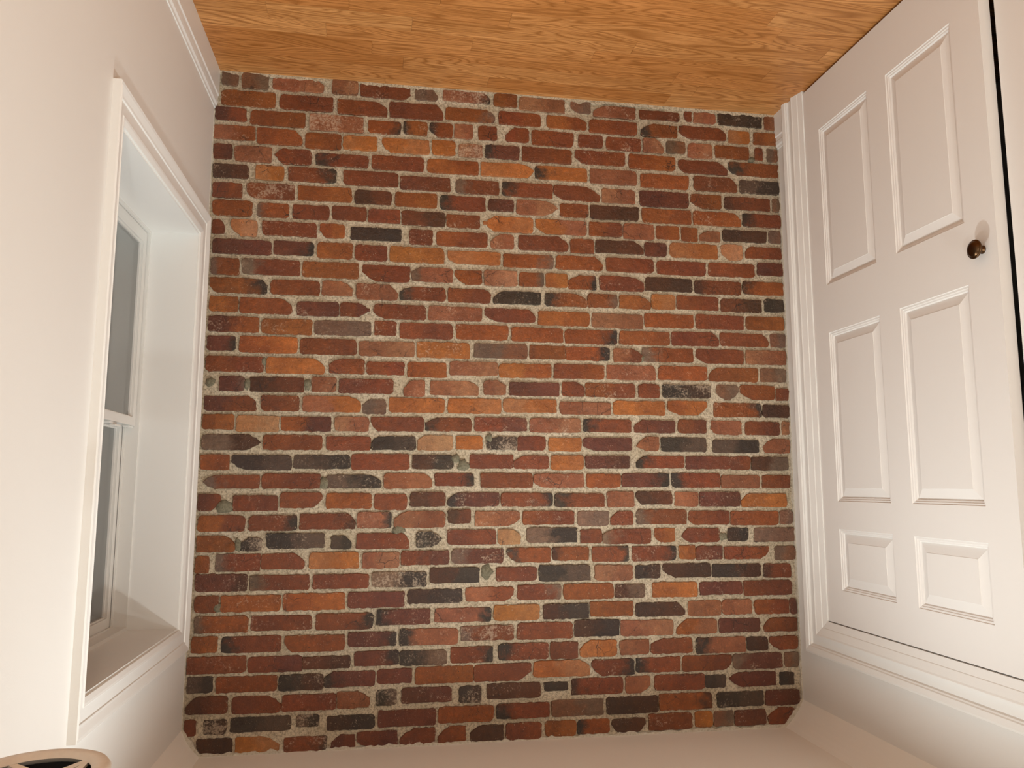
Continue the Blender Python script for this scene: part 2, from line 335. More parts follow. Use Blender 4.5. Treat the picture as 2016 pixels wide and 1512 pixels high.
PAL = dict(R='#763d1f', O='#a5632d', B='#86491f', K='#392d23', G='#6e5544', P='#8e583a', M='#633524', D='#4d2e1a', T='#a47652')
BRICKS = """
@1
190 350 85 240 G;385 650 125 275 G;695 1200 155 300 P:w2;1280 1540 195 335 P:w;1560 b140 250 370 R:w3
b190 b410 265 390 G:w2;b465 b935 310 410 PK:W2;b970 b1195 330 455 B;b1220 b1670 375 500 P;b1730 b1930 385 520 G:4;c40 c455 455 565 P:w1;c500 c890 500 585 R:w;c940 c1015 505 600 R:4;c1035 c1250 515 620 P:w;c1280 c1710 530 650 K:w;c1735 c1845 560 685 P
@1
180 720 300 450 B:w;760 1290 350 490 R;1335 1825 400 540 R:2;1850 b470 425 575 R:2;b490 b980 475 600 BG:2;b1020 b1435 515 640 R;b1495 b1890 555 675 B:2;b1915 c470 600 725 R;c515 c870 635 755 KB:1;c895 c1350 660 780 R:24;c1380 c1590 695 820 O;c1630 c1865 720 835 B
@1
120 430 460 590 MR;470 1015 505 645 B;1055 1590 545 700 P:W;1640 b45 595 720 BK;b75 b310 605 735 KB:w;b335 b560 620 755 KB:4;b580 b760 630 770 P;b820 b1000 650 785 R;b1090 b1315 665 805 R:1;b1345 b1760 700 845 R;b1810 c135 735 860 R:w;c170 c510 765 890 R:w;c535 c735 770 910 P:w2;c765 c950 800 915 G;c980 c1220 820 965 P:w;c1250 c1585 850 970 B;c1645 c1720 870 985 R;c1765 c1895 880 1005 G:w
@1
105 515 640 780 PB;535 985 680 830 B:2;1015 1370 720 875 B;1390 1725 750 885 O;1775 b330 775 915 O:4;b355 b585 790 935 O;b620 b855 825 955 P:W;b885 b1220 840 970 KM;b1250 b1740 870 1010 R;b1775 c355 900 1030 R:w4;c395 c850 940 1080 B;c885 c1370 995 1120 R:24;c1385 c1890 1020 1145 KB:4
@1
95 285 820 970 M;315 680 850 1000 P:w;715 1075 880 1025 R:w14;1120 1640 930 1045 KR;1675 b275 950 1085 R;b310 b815 985 1120 B;b840 b1360 1020 1150 O:23;b1380 b1890 1055 1185 KO;b1925 c470 1085 1225 P;c510 c985 1130 1265 B;c1040 c1460 1160 1295 R:2;c1495 c1895 1195 1320 K:w
@1
100 450 1025 1160 D:w;520 805 1040 1180 O;845 1320 1065 1200 RK:w;1395 b20 1100 1240 R;b45 b535 1155 1285 R;b595 b1020 1185 1320 GR:w;b1055 b1550 1215 1350 KR;b1565 c105 1245 1385 R:24;c130 c455 1275 1410 P;c500 c985 1300 1450 M;c1010 c1310 1330 1465 B:4;c1345 c1795 1360 1480 DR;c1820 c1915 1370 1500 G:w
@1
95 385 1210 1355 R;430 905 1220 1370 R:W4;940 1475 1250 1390 B;1505 1870 1290 1420 D;1905 b405 1310 1450 B;b440 b885 1345 1485 KR;b915 b1165 1380 1490 M;b1195 b1600 1390 1530 P:23;b1625 b1905 1420 1550 B;b1925 c490 1445 1575 D;c525 c1010 1476 1611 B;c1035 c1500 1506 1636 B:w2;c1525 c1905 1526 1651 KR
@2
95 485 -26 125 B;540 850 0 140 GB;890 1250 20 160 R;1280 1620 35 170 R;1640 b40 65 195 R;b55 b485 85 225 D;b500 b830 120 245 R;b870 b1355 135 285 O:14;b1385 b1885 170 310 OP:4;b1915 c325 195 330 BR;c340 c640 210 360 P;c665 c890 230 360 B;c915 c1075 245 380 B;c1095 c1300 280 380 P:1;c1325 c1755 275 385 D;c1785 c1900 280 400 G
@2
90 215 160 300 R:2;270 535 165 325 T:4;585 1125 190 325 R:w;1160 1405 210 345 B:4;1465 b50 245 370 K;b130 b360 265 410 R:w;b400 b905 290 430 BR;b940 b1165 310 450 P:w1;b1215 b1705 330 470 R:2;b1730 c45 358 495 R;c65 c535 375 500 D:2;c550 c765 395 530 M;c800 c1270 405 545 O;c1310 c1520 415 565 T:4;c1550 c1905 440 550 R:1
@2
95 675 365 505 M;700 1095 380 515 MK;1130 1480 395 550 B;1510 1825 420 570 R;1850 b475 440 590 O;b510 b1030 480 605 O:4;b1065 b1560 510 640 BG;b1585 c130 530 660 B:2;c170 c635 550 685 R;c670 c1155 580 715 R;c1185 c1640 600 730 R;c1670 c1920 600 720 M
@2
75 355 545 705 GB;385 960 560 710 GR;990 1540 590 740 B;1580 b135 620 780 R:4;b150 b560 640 780 GP:1;b585 b850 670 805 B:4;b875 b1200 670 820 T;b1225 b1465 690 825 BG;b1485 b1700 700 835 O;b1710 c70 720 855 BK:1;c105 c540 730 870 R:w2;c560 c1020 745 875 D;c1045 c1505 775 905 DR;c1525 c1925 785 910 DB
@2
65 635 745 890 BK:24;670 1155 765 910 R;1180 1480 775 915 P:w2;1520 1930 805 960 P:w2;b35 b490 835 965 KR:w1;b515 b940 850 985 R:2;b965 b1435 880 1000 K:w1;b1480 b1895 900 1025 KB:w2;b1900 c280 905 1035 BG;c300 c610 920 1050 B:2;c620 c855 910 1055 O;c870 c1280 925 1060 R;c1310 c1710 955 1080 D;c1740 c1930 955 1080 K:w
@2
60 345 925 1075 B;360 880 945 1095 B:2;930 1345 980 1120 M:w;1360 1655 990 1125 RM:23;1690 b290 1010 1150 R:w4;b320 b850 1030 1165 P:w;b880 b1380 1050 1180 R:24;b1410 b1920 1080 1215 B;b1945 c530 1100 1240 P;c550 c1035 1100 1235 B;c1060 c1530 1115 1250 R;c1560 c1930 1130 1260 B
@2
50 550 1125 1275 MB:w;580 1080 1150 1300 B:w;1105 1665 1170 1310 G:w;1700 1915 1170 1310 R:w;1950 b560 1195 1345 R;b595 b1110 1210 1355 B:w;b1145 b1655 1240 1375 B;b1675 c275 1260 1395 BK;c300 c795 1275 1405 B;c820 c1285 1280 1415 R:2;c1300 c1775 1295 1420 R:2;c1800 c1945 1300 1430 G
@2
40 320 1315 1460 MK;360 935 1325 1485 BO;960 1520 1350 1500 R;1545 b180 1375 1520 P;b205 b730 1385 1535 O:w;b775 b1300 1400 1540 G;b1325 b1680 1415 1545 B;b1690 c200 1430 1560 BK;c240 c520 1445 1575 PR:w2;c525 c1030 1440 1575 GB;c1060 c1530 1455 1590 R:4;c1555 c1950 1465 1600 P
@3
125 695 110 260 R;730 1310 125 280 O:2;1355 1700 135 280 R:1;1725 b130 165 290 R;b165 b550 170 315 B;b585 b1060 165 300 P:w;b1070 b1590 185 320 OB;b1615 c145 190 330 RB;c175 c655 200 340 P:w;c690 c1165 210 345 B;c1190 c1675 225 360 B:1;c1700 c1955 235 365 G
@3
265 510 305 450 MG;565 1100 315 460 D;1180 1420 315 460 P;1450 b20 335 475 R:w;b125 b335 345 505 P:1;b390 b870 355 495 P:2;b920 b1140 350 490 P:2;b1175 b1665 370 500 M;b1695 b1915 365 505 R:2;b1930 c455 380 515 BR:w;c490 c695 385 520 R;c730 c1205 395 520 K:W;c1265 c1480 395 540 G:34;c1500 c1840 400 540 B:4;c1855 c1980 430 545 R
@3
110 625 505 650 MR:2;675 1050 500 650 R;1090 1665 505 660 PO:2;1685 1915 535 680 G:1;1945 b530 525 665 O;b565 b1095 530 675 O;b1115 b1640 535 665 O;b1675 c215 565 685 P;c240 c750 555 690 O;c780 c1165 555 690 B:34;c1240 c1710 575 710 BK:w;c1725 c1985 595 715 D
@3
95 405 685 830 B;430 850 700 855 T;875 1370 710 850 BM;1410 1745 710 850 P;1765 b325 715 850 R:4;b340 b795 720 850 KR:1;b830 b1345 720 850 RM:w;b1380 b1880 725 865 P:w;b1910 c415 735 860 KR;c445 c850 745 865 M:1;c885 c1160 740 870 R;c1210 c1510 750 885 P:4;c1550 c1890 760 890 R;c1915 c1985 760 885 P
@3
90 665 885 1035 GD:23;695 1280 890 1035 R;1320 1760 905 1040 R;1770 b240 905 1035 K:1;b265 b610 895 1040 T:1;b645 b905 900 1030 O;b945 b1245 905 1035 K:W1;b1255 b1535 905 1040 R;b1565 b1885 920 1050 O;b1905 c420 920 1045 M:4;c475 c690 910 1045 P:14;c715 c1165 915 1055 K;c1225 c1680 940 1065 K;c1730 c1990 930 1070 P:1
@3
75 360 1085 1235 B;385 975 1090 1235 K:4;995 1560 1090 1225 K:w;1570 b180 1080 1235 R;b210 b620 1090 1225 DK:w;b780 b1215 1085 1220 R;b1220 b1560 1095 1225 R:1;b1590 b1905 1095 1235 O;b1930 c400 1100 1220 M:w;c465 c940 1100 1215 KR:1;c960 c1400 1105 1225 M;c1400 c1600 1105 1235 R;c1610 c1970 1110 1240 DG
@3
100 655 1285 1420 GR:14;685 1260 1275 1420 R;1320 1865 1285 1415 K:w2;1895 b410 1270 1420 P:2;b435 b820 1270 1395 RK;b890 b1405 1270 1410 R;b1415 b1910 1275 1410 P:w4;b1940 c310 1275 1410 B;c325 c795 1270 1405 MK;c820 c1295 1270 1410 KR;c1310 c1690 1290 1415 P;c1720 c1990 1290 1415 R
@4
50 270 65 230 MR:3;400 840 80 230 R;865 1280 50 200 R:3;1320 1770 55 205 B;1800 b155 65 220 R;b190 b535 45 185 D;b560 b1070 50 185 KM:w1;b1095 b1600 55 185 RK:w;b1625 c100 60 190 KR;c130 c395 40 190 P;c415 c770 40 165 D:4;c800 c1030 45 185 P;c1050 c1445 45 185 M:w;c1460 c1910 60 190 O:1
@4
50 515 280 435 BR;555 1030 280 425 RK:w;1060 1610 260 410 RD:2;1630 1970 245 400 PK:w;b30 b535 235 395 P:1;b565 b790 220 355 D;b835 b1275 235 380 P:w3;b1305 b1815 235 365 R:w;b1850 c145 235 380 G;c160 c385 235 370 R:w1;c420 c915 220 360 GR;c940 c1340 230 365 R:4;c1355 c1830 235 370 B;c1845 c1970 225 360 G:w
@4
35 415 480 640 B:2;460 680 500 630 K:W1;730 1300 455 600 K:w;1370 1575 475 610 K:2;1620 b175 455 605 R:2;b255 b500 440 590 K:W23;b560 b1040 420 565 R;b1060 b1285 415 565 T:2;b1350 b1845 400 545 GK;b1880 c75 415 550 R;c85 c560 410 555 GR:1;c600 c800 405 540 B:4;c865 c1240 405 540 R:14;c1325 c1530 400 530 K:w;c1590 c1985 400 535 G
@4
20 155 680 850 B;225 665 660 830 GR:w;675 1110 655 810 R:2;1155 1640 645 805 O;1680 b80 645 800 P;b100 b575 630 765 RM:w;b600 b1115 610 750 GM:w;b1150 b1580 600 740 KB:4;b1600 b1960 590 720 DB;b1995 c340 585 735 RK;c375 c810 580 725 RK:w;c845 c1000 575 710 B;c1010 c1270 580 710 M:w;c1290 c1730 585 705 R:3;c1795 c1995 580 715 G
@4
20 535 860 1030 MD:w;560 1155 870 1015 GR:w;1190 1745 860 1000 R:w;1775 b350 840 985 GK:W;b385 b875 795 945 DK;b1045 b1445 790 925 R:w;b1470 b1975 770 925 K;c5 c380 770 920 P;c410 c655 770 900 K:w;c680 c1155 755 890 D:4;c1170 c1650 760 885 KD;c1685 c1950 755 890 DR
@4
15 250 1075 1240 R;275 870 1070 1230 B:w;895 1505 1050 1215 B:w;1535 b130 1035 1190 M;b165 b705 1010 1145 K:w;b740 b1215 990 1125 PR:3;b1255 b1685 965 1110 RG:w;b1710 c190 955 1105 B;c210 c500 960 1090 DG:w;c580 c1025 940 1085 O;c1050 c1470 935 1060 M:w;c1485 c1960 920 1065 R
@4
15 545 1280 1440 GB;575 1175 1270 1415 R:w;1220 1785 1250 1410 RK;1820 b385 1210 1360 KM:w;b435 b990 1195 1330 PK:w;b1020 b1470 1165 1315 O;b1510 b1960 1155 1300 DK;b1975 c385 1130 1275 B;c410 c900 1140 1275 D:2;c930 c1260 1120 1270 P;c1270 c1560 1110 1255 P;c1590 c1930 1110 1250 BR;c1945 c2000 1100 1250 M
@5
85 340 210 370 B;380 970 205 365 KR;1010 1605 195 355 B:4;1640 b150 165 305 MK:w;b185 b765 130 290 KP:w;b795 b1315 100 245 GR:W;b1355 b1900 70 230 R;b1920 c200 40 205 DK;c210 c730 45 195 P;c765 c1165 35 180 BP:1;c1190 c1595 30 165 M;c1635 c1960 20 155 R:1
@5
40 625 410 575 R:w;645 1180 405 560 RM;1190 1660 405 525 D:w;1700 b175 350 495 MK:w;b190 b650 345 490 KG:w;b695 b1110 310 465 RK:w;b1165 b1660 275 435 KR:w;b1680 b1955 265 425 R;b1975 c170 245 405 O:1;c205 c495 240 385 P;c515 c920 225 370 R:1;c960 c1450 215 365 KP;c1465 c1675 210 345 D;c1690 c1965 205 335 R:4
@5
40 295 610 770 K:w;325 930 605 760 B;950 1395 585 740 KD:w;1400 1905 555 705 KM:w1;1925 b305 530 670 M;b340 b915 505 670 B;b925 b1490 480 645 R:3;b1515 b2066 445 605 O:2;b2090 c345 435 590 RK:w4;c365 c805 415 560 KR;c825 c1315 395 545 R:3;c1325 c1810 375 525 GM:w;c1840 c1975 360 510 G
@5
30 440 805 975 D:1;485 970 800 970 R:2;985 1520 785 940 R:w;1530 1855 755 915 P:2;1920 b155 735 890 K:W;b205 b700 710 860 M:w;b775 b990 700 860 K:W;b1055 b1585 670 820 D:w;b1620 b1855 660 745 K;b1895 c235 620 780 DR;c260 c510 600 770 P:3;c550 c1040 585 735 R;c1050 c1255 590 715 K;c1290 c1755 560 700 M:14;c1790 c1930 560 685 K
@5
15 125 1040 1200 R;205 430 1035 1180 K:W;470 1070 1005 1150 K;1130 1350 985 1100 K:W;1430 1900 990 1130 K:w;1935 b545 935 1095 M;b570 b1115 900 1055 B;b1145 b1670 870 1015 KR;b1695 c40 835 995 G;c75 c585 805 970 D;c600 c1120 770 930 BD;c1170 c1630 755 900 K:w;c1650 c1985 735 885 M
@5
135 490 1225 1380 D:4;520 955 1205 1380 O:2;1000 1425 1205 1345 RK:w;1470 1705 1185 1325 M:1;1725 b160 1150 1300 M:4;b190 b535 1120 1290 R:1;b570 b840 1100 1270 R:1;b885 b1215 1090 1240 D:1;b1240 b1590 1065 1225 R;b1630 b1935 1045 1195 B;b1950 c100 1030 1175 KB;c120 c460 1020 1160 D:34;c490 c920 970 1130 R:w;c950 c1125 950 1105 O;c1140 c1330 945 1095 G;c1345 c1655 935 1085 M:w;c1680 c1940 915 1075 R:13
"""
SETS = {'1': (120, (400, 780, 1160)), '2': (400, (400, 780, 1160)), '3': (680, (380, 770, 1160)), '4': (960, (380, 770, 1170)), '5': (1212, (360, 750, 1180))}
rb = random.Random(3)
def jit(c, a):
    f = 1 + rb.uniform(-a, a); return [max(0.004, x * f * (1 + rb.uniform(-0.06, 0.06))) for x in c]
def outline(n_small, w, h, chips):
    """closed outline of a worn brick in (u, v) of the photograph, u right and v down, metres"""
    r = [min(h, w) * rb.uniform(0.10, 0.26) for _ in range(4)]
    cut = [None] * 4
    for c in chips:
        k = int(c) - 1; cut[k] = (min(w * 0.42, h * rb.uniform(0.45, 0.95)), h * rb.uniform(0.35, 0.62))
    pts = []
    corners = [(0, 0), (w, 0), (w, h), (0, h)]
    for k, (cx, cy) in enumerate(corners):
        sx = 1 if cx == 0 else -1; sy = 1 if cy == 0 else -1
        a, b = cut[k] if cut[k] else (r[k], r[k] * rb.uniform(0.7, 1.1))
        e1 = (cx, cy + sy * b); e2 = (cx + sx * a, cy)
        seq = [e1, (cx + sx * a * (0.29 if not cut[k] else 0.42), cy + sy * b * (0.29 if not cut[k] else 0.42)), e2]
        if k in (1, 3): seq = seq[::-1]
        pts += seq
        nx, ny = corners[(k + 1) % 4]
        if k in (0, 2):
            for t in ((0.36, 0.64) if w > 1.5 * h else (0.5,)):
                pts.append((cx + (nx - cx) * t, cy + (ny - cy) * t))
    fine = []
    for i, a in enumerate(pts):
        b = pts[(i + 1) % len(pts)]; fine.append(a)
        L = math.hypot(b[0] - a[0], b[1] - a[1]); m = int(L / 0.016)
        for q in range(1, m + 1): t = q / (m + 1); fine.append((a[0] + (b[0] - a[0]) * t, a[1] + (b[1] - a[1]) * t))
    pts = fine; out = []
    for (x, y) in pts:
        out.append((x + rb.uniform(-1, 1) * 0.0019, y + rb.uniform(-1, 1) * 0.0018))
    return out

def add_brick(bm, lay, x0, x1, z0, z1, code, chips, wear):
    """x0 > x1 in the world because the photograph is upside down"""
    w, h = abs(x0 - x1), abs(z1 - z0)
    ol = outline(0, w, h, chips)
    yf = -(0.0066 + rb.uniform(0, 0.0038)); tx = rb.uniform(-0.0012, 0.0012); tz = rb.uniform(-0.0008, 0.0008)
    if code in ('G', 'K'): yf += 0.001
    ca = jit(lin(PAL[code[0]]), 0.14); cb = jit(lin(PAL[code[-1]]), 0.14)
    if len(code) == 1:
        oth = {'R': 'BM', 'O': 'BT', 'B': 'RO', 'K': 'DG', 'G': 'BP', 'P': 'RT', 'M': 'RD', 'D': 'KR', 'T': 'PO'}[code]
        o2 = lin(PAL[rb.choice(oth)]); m = rb.uniform(0.15, 0.6); cb = [a * (1 - m) + b * m for a, b in zip(ca, o2)]
        if rb.random() < 0.5: ca, cb = cb, ca
    sh = 0.0
    if len(code) == 2:
        if code[0] in 'KGD' and code[1] not in 'KGD': sh = 0.28
        elif code[1] in 'KGD' and code[0] not in 'KGD': sh = -0.30
    rings = []
    cxm, czm = w / 2, h / 2
    for inset, y in ((0.0014, yf), (0.0001, yf + 0.0014), (-0.0002, 0.004)):
        ring = []
        for u, v in ol:
            du = cxm - u; dv = czm - v; L = math.hypot(du, dv) or 1
            uu = u + (inset if du > 0 else -inset) * min(1, abs(du) / (w * 0.3)); vv = v + (inset if dv > 0 else -inset) * min(1, abs(dv) / (h * 0.3))
            yy = y + (tx * (uu / w - 0.5) * 2 + tz * (vv / h - 0.5) * 2 if y < 0 else 0)
            ring.append(bm.verts.new((x0 - uu, yy, z0 + vv)))
        rings.append(ring)
    n = len(ol); new = []
    c = bm.verts.new((x0 - cxm, yf - 0.0006, z0 + czm))
    for i in range(n):
        j = (i + 1) % n
        new.append((bm.faces.new((c, rings[0][i], rings[0][j])), (0, 1, 1)))
        new.append((bm.faces.new((rings[0][i], rings[1][i], rings[1][j], rings[0][j])), (1, 1.25, 1.25, 1)))
        new.append((bm.faces.new((rings[1][i], rings[2][i], rings[2][j], rings[1][j])), (1.25, 1.5, 1.5, 1.25)))
    la, lb, lw = lay
    for f, es in new:
        for lp in f.loops:
            co = lp.vert.co; u = (x0 - co.x) / w
            d = min(u * w, w - u * w, (co.z - z0), h - (co.z - z0))
            lp[la] = (*ca, 1); lp[lb] = (*cb, 1)
            lp[lw] = (wear, max(0, min(1, u)) + sh, max(0.0, min(1.0, 1 - d / (h * 0.5))), 1)

def new_bm():
    bm = bmesh.new()
    return bm, [bm.loops.layers.float_color.new(n) for n in ('tone_a', 'tone_b', 'wear')]

items = []; cur = None
for line in BRICKS.strip().splitlines():
    line = line.strip()
    if line.startswith('@'): cur = line[1:]; continue
    oy, oxs = SETS[cur]; tile = 0
    for it in line.split(';'):
        a = it.split()
        if not a: continue
        px = []
        for q in a[:2]:
            if q[0] in 'abc': tile = 'abc'.index(q[0]); q = q[1:]
            px.append(oxs[tile] + float(q) / 5.04)
        yt, yb_ = oy + float(a[2]) / 5.04, oy + float(a[3]) / 5.04
        code, _, fl_ = a[4].partition(':')
        items.append((px[0], px[1], yt, yb_, code, fl_))
items.sort(key=lambda t: -(t[1] - t[0]) * (t[3] - t[2]))
rem, lay_r = new_bm()
for k, (u0, u1, v0, v1, code, flags) in enumerate(items):
    vm = (v0 + v1) / 2; um = (u0 + u1) / 2
    x0 = min(on_wall(u0, vm, -0.006).x, W - 0.002); x1 = max(on_wall(u1, vm, -0.006).x, 0.002)
    z0 = on_wall(um, v0, -0.006).z; z1 = on_wall(um, v1, -0.006).z
    grow = 0.0012
    x0 = min(x0 + grow, W - 0.002); x1 = max(x1 - grow, 0.002); z0 -= grow; z1 += grow
    wear = 0.95 if 'W' in flags else 0.62 if 'w' in flags else rb.uniform(0.0, 0.52)
    chips = [c for c in flags if c.isdigit()]
    if k < 300:
        b, lay = new_bm(); add_brick(b, lay, x0, x1, z0, z1, code, chips, wear)
        bmesh.ops.recalc_face_normals(b, faces=b.faces); obj('brick', b, M_BRICK, wall)
    else:
        add_brick(rem, lay_r, x0, x1, z0, z1, code, chips, wear)
bmesh.ops.recalc_face_normals(rem, faces=rem.faces)
ro = obj('small_brick', rem, M_BRICK, wall); ro['kind'] = 'stuff'

# lumps of grey cement smeared into the joints
def blob(bm, cx, cz, rx, rz, y, th, seed, n=14):
    r2 = random.Random(seed); ring = []; back = []
    for i in range(n):
        a = 2 * math.pi * i / n; q = r2.uniform(0.72, 1.15)
        ring.append(bm.verts.new((cx + rx * q * 0.86 * math.cos(a), y, cz + rz * q * 0.86 * math.sin(a))))
        back.append(bm.verts.new((cx + rx * q * 1.02 * math.cos(a), y + th, cz + rz * q * 1.02 * math.sin(a))))
    c = bm.verts.new((cx, y - 0.001, cz))
    for i in range(n):
        j = (i + 1) % n
        bm.faces.new((c, ring[i], ring[j])); bm.faces.new((ring[i], back[i], back[j], ring[j]))
    for f in bm.faces: f.smooth = True
for q, (u, v, ru, rv) in enumerate([(897, 903, 9, 9), (912, 916, 13, 12), (963, 862, 7, 10), (958, 1126, 13, 15), (440, 998, 17, 15), (430, 1196, 11, 8),
                                    (638, 952, 9, 13), (606, 757, 8, 13), (520, 712, 5, 10), (1422, 1056, 11, 9), (469, 1073, 7, 13), (1262, 706, 7, 9),
                                    (1478, 316, 8, 7), (415, 752, 10, 10), (784, 1043, 14, 8), (487, 756, 6, 12)]):
    c = on_wall(u, v); bmk = bmesh.new()
    s_ = 2.9 / F
    blob(bmk, c.x, c.z, ru * s_, rv * s_, -0.0095, 0.008, q); bmesh.ops.recalc_face_normals(bmk, faces=bmk.faces)
    obj('cement_patch', bmk, M_CEMENT, wall)

# torn plaster edges where the painted walls and ceiling meet the bricks
def ragged(name, A, Bv, inn, wmin, wmax, seed, step=0.012, th=0.010, y=0.0):
    r2 = random.Random(seed); n = max(4, int((Bv - A).length / step)); bmk = bmesh.new(); fr = []; bk = []; ed = []
    for i in range(n + 1):
        P = A.lerp(Bv, i / n); q = (wmin + (wmax - wmin) * (0.5 + 0.5 * noise.noise(P * 30 + Vector((seed, 0, 0))))) * r2.uniform(0.6, 1.25)
        ed.append(bmk.verts.new((P.x - inn.x * 0.006, -th, P.z - inn.z * 0.006))); fr.append(bmk.verts.new((P.x + inn.x * q, -th + 0.001, P.z + inn.z * q)))
        bk.append(bmk.verts.new((P.x + inn.x * q * 1.25, 0.002, P.z + inn.z * q * 1.25)))
    for i in range(n):
        bmk.faces.new((ed[i], ed[i + 1], fr[i + 1], fr[i])); bmk.faces.new((fr[i], fr[i + 1], bk[i + 1], bk[i]))
    bmesh.ops.recalc_face_normals(bmk, faces=bmk.faces)
    return obj(name, bmk, M_PLASTER, wall)
ragged('plaster_edge', Vector((0, 0, 0.16)), Vector((0, 0, H - dh)), Vector((1, 0, 0)), 0.001, 0.010, 1)
ragged('plaster_edge', Vector((W, 0, 0.16)), Vector((W, 0, H - ch)), Vector((-1, 0, 0)), 0.001, 0.006, 2)
ragged('plaster_edge', Vector((0.0, 0, H - dh)), Vector((dw, 0, H)), Vector((0.79, 0, -0.61)), 0.003, 0.014, 3, 0.008)
ragged('plaster_edge', Vector((W, 0, H - ch)), Vector((W - cw, 0, H)), Vector((-0.82, 0, -0.57)), 0.003, 0.012, 4, 0.008)
ragged('plaster_edge', Vector((W - cw, 0, H)), Vector((dw, 0, H)), Vector((0, 0, -1)), 0.003, 0.016, 5)
ragged('mortar_edge', Vector((W, 0, 0.0)), Vector((0, 0, 0.0)), Vector((0, 0, 1)), 0.003, 0.020, 6, 0.012, 0.009).data.materials[0] = M_MORTAR

# ---------------------------------------------------------------- baseboards
BP = [(0, 0), (0, 0.014), (0.098, 0.014), (0.102, 0.0105), (0.118, 0.0095), (0.121, 0.0115), (0.134, 0.0095), (0.140, 0.005), (0.148, 0.0035), (0.148, 0)]
up, Xp, Xn = Vector((0, 0, 1)), Vector((1, 0, 0)), Vector((-1, 0, 0))
bm = bmesh.new(); strip_profile(bm, BP, Vector((W, YB, 0)), Vector((W, -0.004, 0)), up, Xn)
struct(obj('baseboard_right', bm, M_TRIM), 'white stepped baseboard below the window')
bm = bmesh.new(); strip_profile(bm, BP, Vector((0, -0.085, 0)), Vector((0, -0.004, 0)), up, Xp)
struct(obj('baseboard_left', bm, M_TRIM), 'short white baseboard between door casing and brick wall')
bm = bmesh.new(); strip_profile(bm, BP, Vector((0, YB, 0)), Vector((0, DY0 - 0.13, 0)), up, Xp)
struct(obj('baseboard_left.001', bm, M_TRIM), 'white baseboard beyond the closet doors')

# ---------------------------------------------------------------- closet door casing (trim_1) and doors
CP = [(0, 0), (0, 0.004), (0.024, 0.0095), (0.026, 0.0115), (0.050, 0.0175), (0.055, 0.020), (0.059, 0.020), (0.061, 0.011), (0.092, 0.011),
      (0.095, 0.018), (0.099, 0.0195), (0.102, 0.023), (0.119, 0.026), (0.125, 0.024), (0.127, 0.020), (0.127, 0)]
tr = struct(empty('trim_1', (0, -0.2, 0)), 'fluted white casing around the closet doors')
def casing(name, A, Bv, upv, outv, prof, mA, mB, par):
    bmk = bmesh.new(); strip_profile(bmk, prof, A - par.location, Bv - par.location, upv, outv, mA, mB); return obj(name, bmk, M_TRIM, par)
casing('casing_board', Vector((0, DY1 - 0.004, 0)), Vector((0, DY1 - 0.004, DZ)), Vector((0, 1, 0)), Xp, CP, 0, 1, tr)
casing('casing_board', Vector((0, DY0 + 0.004, 0)), Vector((0, DY0 + 0.004, DZ)), Vector((0, -1, 0)), Xp, CP, 0, 1, tr)
casing('casing_board', Vector((0, DY0 + 0.004, DZ)), Vector((0, DY1 - 0.004, DZ)), up, Xp, CP, 1, 1, tr)
for d in ((-0.12, 0.0, DY1 - 0.003, DY1 + 0.015, 0, DZ), (-0.12, 0, DY0 - 0.015, DY0 + 0.003, 0, DZ), (-0.12, 0, DY0 - 0.015, DY1 + 0.015, DZ + 0.0005, DZ + 0.018)):
    bmk = bmesh.new(); box(bmk, d[0], d[1], d[2] + 0.2, d[3] + 0.2, d[4], d[5]); bmesh.ops.recalc_face_normals(bmk, faces=bmk.faces); obj('jamb_board', bmk, M_TRIM, tr)

